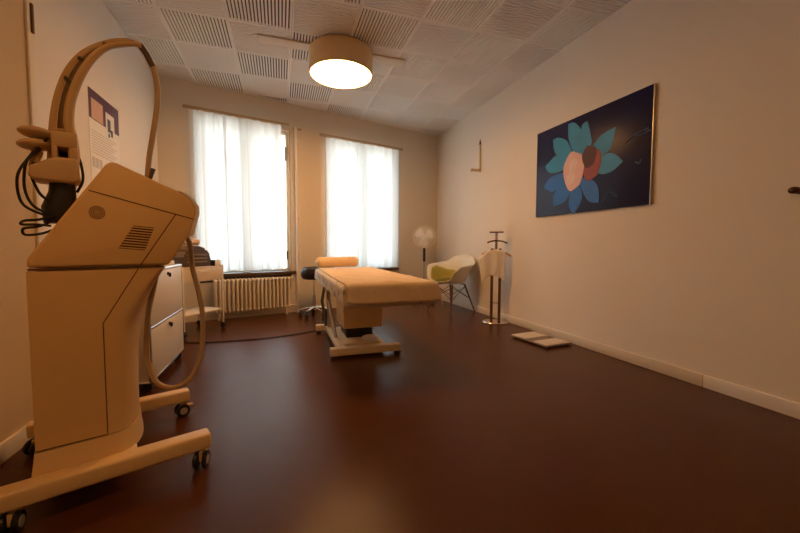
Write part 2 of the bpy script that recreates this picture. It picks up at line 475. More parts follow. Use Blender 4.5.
# ------------------------------------------------------------------ ivory treatment machine on castors
A = math.radians(21.5)
U = Vector((math.cos(A), math.sin(A), 0)); V = Vector((-math.sin(A), math.cos(A), 0))
mloc = U * .05 + V * 2.11
mach = thing('treatment_machine', 'tall ivory treatment machine on castors with a curved hose arm', 'machine', tuple(mloc), A)
HW = .25
head = [(-.252, .918), (-.252, .950), (-.018, 1.322), (-.002, 1.336), (.018, 1.334), (.248, 1.232), (.278, 1.207), (.294, 1.175), (.296, 1.150), (.268, 1.050), (.185, .918)]
hd = MB().prism(head, lambda p, s: (p[0], -HW if s == 0 else HW, p[1])).build('console_head', M_ivory, mach, bevel=.012, seg=3)
def lerp_tab(tab, z):
    for (z0, *a), (z1, *b) in zip(tab, tab[1:]):
        if z0 <= z <= z1:
            t = (z - z0) / (z1 - z0); return [x + (y - x) * t for x, y in zip(a, b)]
    return list(tab[-1][1:])
TAB = [(.14, -.048, .077), (.25, -.047, .075), (.45, -.046, .076), (.60, -.042, .085), (.676, -.033, .098), (.76, .035, .118), (.85, .105, .155), (.912, .158, .190)]
def plan(z, grow=0.0, n=20):
    u0, uf = lerp_tab(TAB, z); pts = [(-.255 - grow, -HW - grow), (u0 - .10, -HW - grow)]
    for k in range(n + 1):
        t = -PI / 2 + PI * k / n
        ct = abs(math.cos(t)) ** .75
        st = math.copysign(abs(math.sin(t)) ** .9, math.sin(t))
        pts.append((u0 + (uf + grow - u0) * ct, (HW + grow) * st))
    pts += [(u0 - .10, HW + grow), (-.255 - grow, HW + grow)]
    return pts
zs = [.235, .3, .4, .5, .58, .64, .676, .70, .73, .76, .79, .82, .85, .88, .905]
MB().rings([[(x, y, z) for x, y in plan(z)] for z in zs]).build('column', M_ivory, mach, ang=40)
MB().rings([[(x, y, z) for x, y in plan(.2, g)] for z, g in ((.142, .012), (.16, .011), (.20, .006), (.23, .003))]).build('base_skirt', M_ivory2, mach, ang=40)
# panel gaps on the near flank
def gap(p, q, w=.0045):
    p, q = Vector((p[0], 0, p[1])), Vector((q[0], 0, q[1])); d = (q - p).normalized(); n = Vector((-d.z, 0, d.x)) * w / 2
    y0, y1 = -HW - .0012, -HW + .004
    return MB().rings([[(p + n) + Vector((0, y, 0)), (p - n) + Vector((0, y, 0)), (q - n) + Vector((0, y, 0)), (q + n) + Vector((0, y, 0))] for y in (y0, y1)])
gap((-.250, .9125), (.165, .9125), .007).build('panel_seam', M_seam, mach)
gap((-.073, 1.215), (.285, 1.121), .004).build('panel_seam', M_seam, mach)
gap((.215, 1.138), (.082, .918), .004).build('panel_seam', M_seam, mach)
gap((.075, .905), (-.046, .690), .004).build('panel_seam', M_seam, mach)
gap((-.046, .690), (-.046, .238), .004).build('panel_seam', M_seam, mach)
gap((-.255, .236), (-.045, .234), .004).build('panel_seam', M_seam, mach)
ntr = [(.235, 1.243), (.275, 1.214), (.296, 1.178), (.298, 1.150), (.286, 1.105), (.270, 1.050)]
MB().rings([[(x - .004, y, z), (x + .013, y, z), (x + .013, y2, z), (x - .004, y2, z)] for x, z in ntr for y, y2 in ((-HW + .004, HW - .004),)]).build('nose_light_strip', MATS['white_lacquer'], mach, smooth=False)  # white strip standing in for window light along the nose edge
# round emblem
em = MB()
for rr in (.024, .017, .010):
    em.tube([(-.050 + rr * math.cos(t), -HW - .0022, 1.131 + rr * math.sin(t)) for t in (2 * PI * k / 28 for k in range(28))], .0013, 6, closed=True)
em.build('emblem', mat('emblem_brown', (0.30, 0.18, 0.08), .5), mach)
MB().lathe([(.0005, -.0022), (.0225, -.0022), (.0225, .002), (.0005, .002)], (-.050, -HW, 1.131), 'y', 28).build('emblem_disc', mat('emblem_ochre', (0.56, 0.36, 0.15), .5), mach)
# vent
vp = [(.064, 1.084), (.135, 1.078), (.100, .981), (.011, .990)]
vb = MB().prism(vp, lambda p, s: (p[0], -HW - .001 if s == 0 else -HW + .004, p[1])).build('vent_grille', M_seam, mach, smooth=False)
sl = MB()
for k in range(9):
    t = (k + .5) / 9
    a = Vector((vp[0][0] + (vp[3][0] - vp[0][0]) * t, 0, vp[0][1] + (vp[3][1] - vp[0][1]) * t))
    c = Vector((vp[1][0] + (vp[2][0] - vp[1][0]) * t, 0, vp[1][1] + (vp[2][1] - vp[1][1]) * t))
    w = Vector((0, 0, .0022))
    sl.rings([[a + w + Vector((0, y, 0)), a - w + Vector((0, y, 0)), c - w + Vector((0, y, 0)), c + w + Vector((0, y, 0))] for y in (-HW - .003, -HW)])
sl.build('vent_slat', M_ivory, vb)
# legs and castors
b = MB().box(-.42, .315, -.345, -.265, .088, .155)
l1 = b.build('base_leg', M_ivory2, mach, bevel=.012, seg=3)
b = MB().box(-.34, .335, .275, .345, .088, .155)
b.build('base_leg', M_ivory2, mach, bevel=.012, seg=3)
MB().box(-.24, .05, -.27, .28, .10, .146).build('cross_member', M_ivory2, mach, bevel=.006)
def castor(x, y, parent, rz, hub=M_wheelhub):
    M = Matrix.Translation((x, y, 0)) @ Matrix.Rotation(rz, 4, 'Z')
    b = MB()
    b.cyl(M @ Vector((0, 0, .066)), M @ Vector((0, 0, .092)), .012)
    b.box(-.030, .012, -.007, .007, .030, .075, M)
    b.box(.010, .040, -.010, .010, .052, .062, M)
    f = b.build('castor', M_ivory2, parent, bevel=.003)
    for s in (-1, 1):
        w = MB().lathe([(.020, s * .010), (.035, s * .011), (.037, s * .015), (.037, s * .023), (.034, s * .027), (.020, s * .027)], (0, 0, 0), 'y', 24)
        w.v = [tuple(M @ (Vector(p) + Vector((-.018, 0, .037)))) for p in w.v]
        w.build('wheel', M_black, f)
        w = MB().lathe([(.0005, s * .012), (.020, s * .012), (.020, s * .029), (.0005, s * .029)], (0, 0, 0), 'y', 20)
        w.v = [tuple(M @ (Vector(p) + Vector((-.018, 0, .037)))) for p in w.v]
        w.build('wheel_hub', hub, f)
castor(.285, -.305, mach, math.radians(60)); castor(-.31, -.305, mach, math.radians(75))
castor(.315, .31, mach, math.radians(10)); castor(-.30, .31, mach, math.radians(40))
# curved hose arm: two rails with cross bars
outer = [(-.185, 1.33), (-.179, 1.419), (-.173, 1.502), (-.161, 1.586), (-.142, 1.665), (-.118, 1.729), (-.088, 1.783), (-.057, 1.823), (-.002, 1.871), (.056, 1.903), (.099, 1.912), (.128, 1.902)]
inner = [(-.112, 1.33), (-.115, 1.415), (-.124, 1.478), (-.121, 1.535), (-.111, 1.593), (-.086, 1.673), (-.055, 1.742), (-.025, 1.789), (.009, 1.825), (.059, 1.852), (.100, 1.868), (.122, 1.868)]
arm = MB()
oP = spline([(x, -.055, z) for x, z in outer], 5); iP = spline([(x, -.145, z) for x, z in inner], 5)
n = len(oP)
arm.tube(oP, [.016 - .006 * k / n for k in range(len(oP))], 10)
ar = arm.build('hose_arm', M_arm, mach)
MB().tube(iP, [.019 - .009 * k / len(iP) for k in range(len(iP))], 10).build('arm_rail', M_arm, ar)
for t in (.16, .40, .56, .74, .93):
    p, q = oP[int(t * (len(oP) - 1))], iP[int(t * (len(iP) - 1))]
    MB().tube([p, q], .0085, 8).build('arm_crossbar', M_black if t > .3 else M_arm, ar)
# dark tray strip between the rails
tr = []
for k in range(6, len(oP) - 2):
    p, q = oP[k], iP[min(k, len(iP) - 1)]
    tr.append([p.lerp(q, .25) + Vector((0, .006, 0)), p.lerp(q, .75) + Vector((0, .006, 0))])
MB().grid(tr).build('arm_channel', mat('arm_channel_brown', (0.16, 0.10, 0.05), .6), ar, solid=.003)
# lower arm plate with its square window
b = MB()
b.box(-.178, -.100, -.165, -.035, 1.385, 1.445); b.box(-.178, -.100, -.165, -.035, 1.315, 1.345)
b.box(-.178, -.160, -.165, -.035, 1.34, 1.39); b.box(-.118, -.100, -.165, -.035, 1.34, 1.39)
b.build('arm_socket', M_arm, ar, bevel=.006)
MB().box(-.162, -.116, -.06, -.05, 1.338, 1.392).build('socket_back', M_seam, ar)
b = MB().prism([(-.245, 1.262), (-.240, 1.300), (-.185, 1.335), (-.105, 1.345), (-.095, 1.258), (-.12, 1.248), (-.23, 1.250)], lambda p, s: (p[0], -.175 if s == 0 else -.03, p[1]))
b.build('arm_clevis', M_arm, mach, bevel=.012, seg=3)
b = MB(); b.tube([(-.152, -.10, 1.26), (-.155, -.10, 1.21), (-.165, -.10, 1.15), (-.165, -.10, 1.09)], [.040, .042, .055, .050], 16)
b.tube([(-.165, -.10, 1.10), (-.13, -.10, 1.085), (-.09, -.10, 1.10)], [.04, .04, .03], 12)
b.build('swivel_joint', M_black, mach)
MB().tube(spline([(.119, -.10, 1.888), (.142, -.10, 1.856), (.165, -.10, 1.809), (.178, -.10, 1.749), (.180, -.10, 1.677), (.172, -.10, 1.601), (.154, -.10, 1.487), (.138, -.10, 1.383), (.128, -.10, 1.27)], 6), .011, 12).build('arm_hose', M_hose, mach)
MB().tube([(.118, -.10, 1.892), (.142, -.10, 1.858), (.166, -.10, 1.808)], .0125, 12).build('hose_sleeve', mat('sleeve_dark', (0.10, 0.06, 0.03), .6), mach)
b = MB(); b.tube([(.13, -.14, 1.275), (.150, -.14, 1.345)], [.006, .010], 8); b.build('hose_clip', M_dark, mach)
# handpiece rest with two oval pads
for z, dx, tilt in ((1.438, 0, .05), (1.392, -.004, -.06)):
    b = MB().sphere((0, 0, 0), .055, .06, .022, M=Matrix.Rotation(tilt, 4, 'Y'))
    b.v = [(p[0] - .22 + dx, p[1] - .10, p[2] + z) for p in b.v]
    b.build('handpiece_pad', M_arm, mach)
MB().tube([(-.22, -.10, 1.37), (-.235, -.10, 1.31), (-.222, -.10, 1.27)], [.018, .014, .016], 12).build('handpiece_stem', M_arm, mach)
# black cables
cabs = [[(-.185, 1.414), (-.215, 1.378), (-.249, 1.326), (-.271, 1.27), (-.277, 1.216), (-.269, 1.164), (-.241, 1.135), (-.20, 1.116)],
        [(-.191, 1.405), (-.226, 1.353), (-.247, 1.319), (-.258, 1.257), (-.257, 1.203), (-.235, 1.151), (-.19, 1.12)],
        [(-.109, 1.387), (-.094, 1.332), (-.090, 1.267), (-.110, 1.217)],
        [(-.175, 1.115), (-.226, 1.100), (-.264, 1.095), (-.270, 1.080), (-.226, 1.081), (-.192, 1.078)],
        [(-.18, 1.10), (-.225, 1.075), (-.265, 1.064), (-.262, 1.041), (-.217, 1.048), (-.17, 1.07)],
        [(-.238, 1.26), (-.216, 1.199), (-.185, 1.167)]]
for k, c in enumerate(cabs):
    MB().tube(spline([(x, -.15 + .012 * ((i * 7 + k) % 3), z) for i, (x, z) in enumerate(c)], 6), .0048, 8).build('cable', M_rubber, mach)
MB().tube([(-.224, -.15, 1.315), (-.222, -.15, 1.282)], [.010, .012], 10).build('plug', M_black, mach)
# hose looping from the nose down to the floor side and back up behind the column
hp = [(.28, -.05, 1.06), (.292, -.10, 1.01), (.298, -.11, .90), (.325, -.11, .76), (.337, -.11, .638), (.328, -.11, .475), (.296, -.10, .372), (.248, -.09, .322), (.195, -.06, .308), (.145, -.03, .34), (.118, .0, .43), (.112, .0, .53), (.125, .0, .68), (.150, .0, .80), (.175, .0, .925)]
MB().tube(spline(hp, 6), .0115, 12).build('suction_hose', M_hose, mach)

# ------------------------------------------------------------------ white drawer cabinet on castors
cab = thing('drawer_cabinet', 'white two-drawer cabinet on castors behind the treatment machine', 'cabinet', (-.85, 3.25, 0))
CW, CD = .43, .50
MB().box(-CD, -.006, -CW, CW, .07, .825).build('cabinet_body', M_white, cab, bevel=.006)
for z0, z1, zl in ((.448, .818, .785), (.078, .426, .392)):
    d = MB().box(-.006, .010, -CW + .018, CW - .018, z0, z1).build('drawer', M_white, cab, bevel=.004)
    k = MB(); k.cyl((.008, -.005, zl), (.02, -.005, zl), .013); k.box(.018, .034, -.009, -.001, zl - .025, zl + .006); k.build('lock', M_black, d)
b = MB()
for yy in (-CW, CW):
    b.cyl((0, yy, .07), (0, yy, .83), .011, seg=12)
for zz in (.07, .437, .83):
    b.cyl((0, -CW, zz), (0, CW, zz), .011, seg=12)
for yy in (-CW, CW):
    for zz in (.07, .83): b.cyl((-CD, yy, zz), (0, yy, zz), .011, seg=12)
b.build('chrome_frame', M_chrome, cab)
for xx in (-.03, -CD + .04):
    for yy in (-CW + .04, CW - .04):
        b = MB(); b.lathe([(.008, -.018), (.028, -.018), (.030, -.014), (.030, .014), (.028, .018), (.008, .018)], (xx, yy, .030), 'y', 20); b.box(xx - .02, xx + .02, yy - .024, yy + .024, .045, .065)
        b.build('castor', M_black, cab, bevel=.002)
t = thing('paper_tray', 'white open paper tray lying on top of the drawer cabinet', 'paper tray', (-1.02, 3.42, .841))
MB().box(-.11, .15, -.15, .15, 0, .035).build('tray', M_paper, t, bevel=.004)
MB().box(-.09, .13, -.13, .13, .035, .05).build('paper_stack', M_white, t, bevel=.002)

# ------------------------------------------------------------------ trolley with towel warmer
TA = math.atan2(.47, .32)
tro = thing('trolley', 'cream two-tier trolley on castors in front of the radiator', 'trolley', (-.84, 4.615, 0), TA)
TL, TD = .285, .36
for xx in (-TL, TL):
    for yy in (0, TD):
        MB().box(xx - .011, xx + .011, yy - .011, yy + .011, .07, .775).build('leg', M_frame, tro, bevel=.003)
        b = MB(); b.lathe([(.006, -.016), (.032, -.016), (.035, -.010), (.035, .010), (.032, .016), (.006, .016)], (xx, yy, .035), 'x', 20); b.box(xx - .02, xx + .02, yy - .02, yy + .02, .055, .073)
        b.build('castor', M_black, tro, bevel=.002)
MB().box(-TL, TL, -.005, TD, .745, .765).build('top_board', M_cream, tro, bevel=.003)
dr = MB().box(-TL + .012, TL - .012, -.008, .006, .600, .742).build('drawer', M_cream, tro, bevel=.003)
MB().tube(spline([(-.07, -.010, .715), (-.06, -.022, .712), (.06, -.022, .712), (.07, -.010, .715)], 4), .004, 8).build('drawer_handle', M_frame, dr)
MB().box(-TL, TL, .006, TD, .600, .612).build('drawer_bottom', M_cream, tro, bevel=.002)
MB().box(-TL, TL, 0, TD, .225, .245).build('shelf', M_cream, tro, bevel=.003)

# roll-top appliance on the trolley
def prof(n=16, r=.215, h=.0):
    return [(-r * math.cos(PI * k / n), r * .98 * math.sin(PI * k / n) + .02) for k in range(n + 1)]
wm = thing('roll_top_warmer', 'dark roll-top towel warmer standing on the cream trolley', 'towel warmer', tuple(Vector((-.84, 4.615, .766)) + Matrix.Rotation(TA, 3, 'Z') @ Vector((-.025, .19, 0))), TA)
P = prof()
poly = [(-.215, 0)] + P + [(.215, 0)]
MB().prism(poly, lambda p, s: (p[0], -.13 if s == 0 else .15, p[1])).build('housing', M_dark, wm, bevel=.006)
for k in range(5):
    a0 = math.radians(25 + 26 * k); a1 = a0 + math.radians(20)
    pts = [(-.219 * math.cos(a0 + (a1 - a0) * q / 4), .217 * math.sin(a0 + (a1 - a0) * q / 4) + .02) for q in range(5)]
    pts += [(x * .95, (z - .02) * .95 + .02) for x, z in pts[::-1]]
    MB().prism(pts, lambda p, s: (p[0], -.136 if s == 0 else .152, p[1])).build('slat', M_slat, wm, bevel=.002)
b = MB()
for zz in (.045, .085, .125):
    b.box(-.14, .14, -.142, -.128, zz, zz + .018)
b.build('front_bar', M_slat, wm, bevel=.003)
pd = MB().tube(spline([(-.14, 0, 0), (-.12, 0, 0), (.12, 0, 0), (.14, 0, 0)], 4), [.03] + [.05] * 11 + [.03], 18, flat=.75)
pd = pd.build('cushion_roll', M_pad, ang=180)
pd.location = Vector((-.84, 4.615, 1.047)) + Matrix.Rotation(TA, 3, 'Z') @ Vector((-.05, .18, 0)); pd.rotation_euler = (0, 0, TA)
tag(pd, 'beige padded roll lying on top of the dark towel warmer', 'cushion')
q = Vector((-.84, 4.615, .766)) + Matrix.Rotation(TA, 3, 'Z') @ Vector((.218, .022, 0))
bx = thing('small_box', 'small white box on the right corner of the trolley', 'box', tuple(q), TA)
MB().box(-.055, .055, -.022, .022, 0, .055).build('box_body', M_paper, bx, bevel=.003)
MB().box(-.056, .056, -.023, .023, .055, .068).build('box_lid', M_paper, bx, bevel=.003)
MB().box(-.057, -.038, -.024, .024, 0, .07).build('clip', M_black, bx, bevel=.002)

# ------------------------------------------------------------------ massage table
mt = thing('massage_table', 'height-adjustable massage table on a beige steel base', 'massage table', (.80, 3.70, 0))
b = MB().box(-.39, .265, -.53, -.45, .025, .092); b.build('base_bar', M_tablebeige, mt, bevel=.008)
b = MB().box(-.42, .20, .50, .58, .025, .092); b.build('base_bar', M_tablebeige, mt, bevel=.008)
for xx, yy in ((-.36, -.49), (.235, -.49), (-.39, .54), (.17, .54)):
    MB().cyl((xx, yy, 0), (xx, yy, .03), .028).build('foot', M_rubber, mt)
b = MB().box(-.315, -.255, -.45, .50, .03, .085); b.build('base_rail', M_tablebeige, mt, bevel=.006)
b = MB().box(.08, .14, -.45, .50, .03, .085); b.build('base_rail', M_tablebeige, mt, bevel=.006)
MB().box(-.255, .08, -.44, .30, .030, .110).build('base_plate', M_tablebeige, mt, bevel=.006)
MB().box(-.24, .14, -.31, .16, .215, .50).build('lift_housing', mat('lift_housing_beige', (0.82, 0.58, 0.30), .45), mt, bevel=.01)
MB().box(-.20, .06, -.24, .10, .110, .215).build('lift_column', M_black, mt, bevel=.006)
for y0, y1 in ((.42, .10), (-.10, .30)):
    b = MB(); b.tube([(-.285, y0, .075), (-.33, y1, .57)], .020, 10); b.build('lift_strut', M_steel, mt)
b = MB(); b.tube([(-.31, .5, .08), (-.34, .62, .36), (-.30, .66, .56)], [.016, .018, .016], 10); b.build('head_strut', M_dark, mt)
b = MB(); b.box(-.30, .36, -.93, 1.30, .555, .595); b.build('top_frame', M_tablebeige, mt, bevel=.006)
b = MB().box(-.315, .385, -.965, 1.35, .598, .690); b.build('mattress', M_sheet, mt, bevel=.03, seg=4)

def drape(parent_name, x0, x1, y0, y1, ztop, drops, mtl, seed, label, cat, amp=.012, off=.006, corner=None, hump=None, flare=.05):
    """cloth on a flat top; drops = (left, right, near, far) hanging lengths"""
    rnd = random.Random(seed); ph = [rnd.uniform(0, 6.28) for _ in range(8)]
    dl, dr_, dn, df = drops
    nx, ny = 74, 120
    Lx = dl + (x1 - x0) + dr_; Ly = dn + (y1 - y0) + df
    P = []; rb = .035
    def fold(t, a, b, da, db):
        # t measured along cloth from -da to (b-a)+db ; returns (pos, hang)
        L = b - a
        if t < 0: h = -t; s = -1; base = a
        elif t > L: h = t - L; s = 1; base = b
        else: return a + t, 0.0, 0.0
        q = min(h, rb * PI / 2) / rb
        out = rb * math.sin(q); dn_ = rb * (1 - math.cos(q)) + max(0, h - rb * PI / 2)
        return base + s * out - s * 0, dn_, s * 1.0
    for j in range(ny):
        ty = -dn + Ly * j / (ny - 1); row = []
        for i in range(nx):
            tx = -dl + Lx * i / (nx - 1)
            X, hx, sx = fold(tx, x0, x1, dl, dr_); Y, hy, sy = fold(ty, y0, y1, dn, df)
            h = max(hx, hy) if min(hx, hy) == 0 else math.hypot(hx, hy) * .92
            hang = h
            w = min(1, hang / .12)
            along_y = math.sin(Y * 17 + ph[0]) * .6 + math.sin(Y * 31 + ph[1]) * .4
            along_x = math.sin(X * 19 + ph[2]) * .6 + math.sin(X * 33 + ph[3]) * .4
            X += sx * (hx > 0) * (flare * hx + amp * w * along_y)
            Y += sy * (hy > 0) * (flare * hy + amp * w * along_x)
            z = ztop - hang
            if hang == 0:
                z += .004 * math.sin(X * 9 + ph[4]) * math.sin(Y * 5 + ph[5]) + .003 * math.sin(X * 21 + Y * 13 + ph[6])
                if hump: z += hump(X, Y)
            row.append((X, Y, z + off))
        P.append(row)
    o = MB().grid(P).build(parent_name, mtl, ang=180, solid=.008)
    tag(o, label, cat)
    return o
drape('bed_sheet', .485, 1.175, 2.765, 5.02, .690, (.155, .12, .190, .05), M_sheet, 11, 'cream patterned sheet hanging over the left side of the massage table', 'sheet', amp=.006, off=.006, flare=.02)
def hump(X, Y):
    return .012 * math.exp(-((X - .85) / .25) ** 2) * math.exp(-((Y - 3.6) / .9) ** 2)
drape('blanket', .50, 1.185, 2.73, 4.80, .704, (.03, .175, .170, .0), M_blanket, 22, 'orange terry blanket spread over the massage table', 'blanket', amp=.010, off=.010, hump=hump, flare=.16)
# pillow roll
b = MB(); R = []
for k in range(25):
    t = k / 24; x = -.29 + .58 * t
    e = min(1, math.sin(PI * min(t, 1 - t) * 6 if min(t, 1 - t) < 1 / 12 else PI / 2) + .02)
    R.append([(x, .105 * (e ** .6) * math.cos(q) * abs(math.cos(q)) ** -.25 if abs(math.cos(q)) > 1e-6 else 0, .070 + .070 * (e ** .6) * math.sin(q) + .004 * math.sin(7 * x)) for q in (2 * PI * j / 24 for j in range(24))])
b.rings(R)
pw = b.build('pillow', M_pillow, ang=180); pw.location = (.725, 4.87, .722)
tag(pw, 'orange towelling pillow at the head of the massage table', 'pillow')
# white foot pedal on the base
fp = thing('foot_pedal', 'white foot pedal lying on the massage table base', 'foot pedal', (.80, 3.325, .1105), math.radians(-25))
b = MB().sphere((0, 0, .014), .085, .055, .040); b.v = [(x, y, max(z, .012)) for x, y, z in b.v]; b.build('pedal_body', M_paper, fp)
MB().box(-.06, .075, -.042, .042, 0, .012).build('pedal_plate', M_paper, fp, bevel=.004)
# power cord on the floor
tag(MB().tube(spline([(-1.05, 4.22, .006), (-.73, 4.126, .006), (-.227, 4.123, .006), (.10, 4.20, .006), (.335, 4.31, .006), (.44, 4.42, .006)], 8), .006, 8).build('power_cord', M_rubber), 'thin black power cord across the floor beside the massage table', 'cord')

# ------------------------------------------------------------------ rolling stool behind the table
st = thing('swivel_stool', 'black padded stool with chrome base behind the massage table', 'stool', (.45, 5.30, 0), .3)
MB().lathe([(.05, .53), (.13, .53), (.16, .545), (.178, .585), (.18, .63), (.165, .68), (.13, .705), (.0005, .715)], seg=36).build('seat', M_black, st)
MB().lathe([(.026, .10), (.026, .30), (.016, .30), (.016, .53), (.04, .53)], seg=18).build('gas_lift', M_chrome, st)
for k in range(5):
    a = 2 * PI * k / 5; c, s = math.cos(a), math.sin(a)
    b = MB(); b.tube([(.02 * c, .02 * s, .125), (.12 * c, .12 * s, .105), (.20 * c, .20 * s, .082)], [.020, .017, .013], 10); b.build('base_arm', M_chrome, st)
    b = MB(); b.lathe([(.006, -.02), (.026, -.02), (.03, -.014), (.03, .014), (.026, .02), (.006, .02)], (.20 * c, .20 * s, .031), 'x', 18)
    b.cyl((.20 * c, .20 * s, .04), (.20 * c, .20 * s, .08), .008); b.build('castor', M_black, st)
MB().tube([(.05, -.05, .52), (.10, -.13, .49), (.12, -.17, .487)], .007, 8).build('height_lever', M_black, st)

# ------------------------------------------------------------------ pedestal fan in the corner
fa = thing('pedestal_fan', 'white pedestal fan standing in the far corner', 'fan', (2.40, 5.90, 0), math.radians(-22))
for k in range(2):
    c_, s_ = math.cos(PI / 4 + k * PI / 2), math.sin(PI / 4 + k * PI / 2)
    MB().tube([(-.26 * c_, -.26 * s_, .012), (0, 0, .03 + .004 * k), (.26 * c_, .26 * s_, .012)], .011, 10).build('foot_bar', M_dark, fa)
MB().cyl((0, 0, .02), (0, 0, .08), .03).build('pole_socket', M_fan, fa)
MB().cyl((0, 0, .06), (0, 0, .75), .014, seg=14).build('pole', M_steel, fa)
MB().cyl((0, 0, .74), (0, 0, .98), .022, seg=14).build('control_column', M_black, fa)
MB().sphere((0, .05, 1.16), .06, .10, .065).build('motor', M_fan, fa)
MB().cyl((0, .03, .97), (0, .03, 1.12), .02, seg=14).build('neck', M_fan, fa)
cg = MB(); RC = .19; fc = Vector((0, -.085, 1.17))
for rr, dy in ((RC, 0), (RC * .75, -.035), (RC * .5, -.05), (RC * .75, .04), (RC * .98, .012)):
    cg.tube([fc + Vector((rr * math.cos(t), dy, rr * math.sin(t))) for t in (2 * PI * k / 40 for k in range(40))], .0028 if rr < RC else .005, 6, closed=True)
for k in range(36):
    t = 2 * PI * k / 36; d = Vector((math.cos(t), 0, math.sin(t)))
    cg.tube([fc + d * .03 + Vector((0, -.055, 0)), fc + d * RC * .5 + Vector((0, -.05, 0)), fc + d * RC * .75 + Vector((0, -.035, 0)), fc + d * RC], .0016, 5)
    cg.tube([fc + d * RC, fc + d * RC * .75 + Vector((0, .04, 0)), fc + d * .05 + Vector((0, .06, 0))], .0016, 5)
cg.build('cage', M_fan, fa)
MB().lathe([(.0005, -.062), (.035, -.060), (.038, -.050), (.0005, -.046)], tuple(fc), 'y', 24).build('badge', M_fan, fa)
for k in range(3):
    t0 = 2 * PI * k / 3 + .4; P = []
    for i in range(8):
        r = .03 + .135 * i / 7; row = []
        for j in range(7):
            a = t0 + (j / 6 - .5) * (1.0 + .5 * math.sin(PI * i / 7))
            row.append(fc + Vector((r * math.cos(a), -.012 + .03 * (j / 6 - .5), r * math.sin(a))))
        P.append(row)
    MB().grid(P).build('blade', M_fan, fa, solid=.003)
MB().cyl(fc + Vector((0, -.03, 0)), fc + Vector((0, .06, 0)), .024).build('blade_hub', M_fan, fa)

# ------------------------------------------------------------------ white shell armchair
FA = math.radians(-159)
ch = thing('shell_armchair', 'white shell armchair with olive cushion beside the right wall', 'chair', (2.505, 5.04, 0), FA)
ch.scale = (1.05, 1.05, 1.05)   # local +x is the front
def rim(phi):
    """phi 0 = front lip, pi = back; returns (radius, height)"""
    c = math.cos(phi); a = abs(phi if phi <= PI else 2 * PI - phi)
    d = math.degrees(a)
    tabr = [(0, .27), (25, .285), (45, .315), (65, .315), (90, .315), (120, .30), (150, .285), (180, .275)]
    tabz = [(0, .435), (25, .445), (38, .47), (52, .60), (65, .665), (90, .685), (120, .715), (150, .80), (180, .83)]
    f = lambda tb: next(y0 + (y1 - y0) * ((1 - math.cos(PI * (d - x0) / (x1 - x0))) / 2) for (x0, y0), (x1, y1) in zip(tb, tb[1:]) if x0 <= d <= x1 + 1e-6)
    return f(tabr), f(tabz)
def shell(r_max, inset=0.0, nr=14, na=72, flare=True):
    P = []
    for i in range(nr):
        row = []
        for j in range(na + 1):
            ph = 2 * PI * j / na; q = (r_max(ph) if callable(r_max) else r_max) * i / (nr - 1); rr, hz = rim(ph if ph <= PI else 2 * PI - ph)
            rad = rr * (q ** .75 if q > 0 else 0.0)
            g = max(0, (q - .45) / .55) ** 1.7
            z = .415 + (hz - .415) * g + .012 * min(1, q / .6)
            if flare and q > .90: rad += (q - .90) / .10 * (.022 + .035 * max(0, math.sin(ph if ph <= PI else 2 * PI - ph)) ** 2)
            p = Vector((rad * math.cos(ph), rad * math.sin(ph), z))
            if inset:
                p.z += inset; p.x *= 1 - inset * 2.2; p.y *= 1 - inset * 2.2
            row.append(p)
        P.append(row)
    return P
MB().grid(shell(1.0, nr=20)).build('seat_shell', M_shell, ch, ang=180, solid=.008)
MB().grid(shell(lambda ph: .95 - .20 * max(0, -math.cos(ph)), .011, nr=16, flare=False)).build('upholstery', M_olive, ch, ang=180, solid=.006)
b = MB().lathe([(.0005, .0), (.18, .0), (.205, .012), (.205, .028), (.18, .04), (.0005, .042)], (.03, 0, .44), 'z', 36)
b.build('seat_cushion', M_olived, ch)
legs = []
for sx, sy in ((1, 1), (1, -1), (-1, 1), (-1, -1)):
    top = Vector((sx * .13, sy * .14, .405)); bot = Vector((sx * .255, sy * .235, 0))
    legs.append((top, bot))
    MB().cyl(bot, top, .009, .014, 12).build('leg', M_legwood, ch)
wr = MB()
for (t0, b0), (t1, b1) in ((legs[0], legs[1]), (legs[2], legs[3]), (legs[0], legs[2]), (legs[1], legs[3])):
    wr.cyl(t0.lerp(b0, .08), t1.lerp(b1, .52), .004, seg=8); wr.cyl(t1.lerp(b1, .08), t0.lerp(b0, .52), .004, seg=8)
for k in range(4): wr.cyl(legs[k][0], Vector((legs[k][0].x * .4, legs[k][0].y * .4, .415)), .006, seg=8)
wr.build('leg_brace', M_black, ch)

# ------------------------------------------------------------------ valet stand and towel
VA = math.atan2(-.057, .084)
va = thing('valet_stand', 'dark wood clothes valet stand holding the white towel', 'valet stand', (2.69, 4.11, 0), VA)
b = MB(); b.lathe([(.0005, 0), (.165, 0), (.168, .006), (.160, .016), (.0005, .022)], seg=48)
b.v = [(x, y * .82, z) for x, y, z in b.v]
b.build('base', M_chrome, va)
for xx in (-.05, .05):
    MB().box(xx - .018, xx + .018, -.012, .012, .018, .98).build('post', M_walnut, va, bevel=.003)
b = MB(); b.cyl((-.05, 0, .26), (.05, 0, .26), .008); b.cyl((-.05, 0, .90), (.05, 0, .90), .008); b.build('spreader', M_steel, va)
MB().box(-.016, .016, -.010, .010, .95, 1.19).build('upper_post', M_steel, va, bevel=.003)
MB().tube(spline([(-.115, 0, 1.055), (-.06, -.01, 1.075), (0, -.012, 1.08), (.07, -.01, 1.075), (.135, 0, 1.05)], 6), .010, 10).build('hanger', M_walnut, va)
MB().box(-.09, .09, -.05, .05, 1.185, 1.20).build('tray', M_walnut, va, bevel=.004)
MB().tube(spline([(-.185, 0, .90), (-.10, 0, .935), (0, 0, .945), (.10, 0, .935), (.19, 0, .88)], 6), .012, 10).build('trouser_bar', M_oak, va)
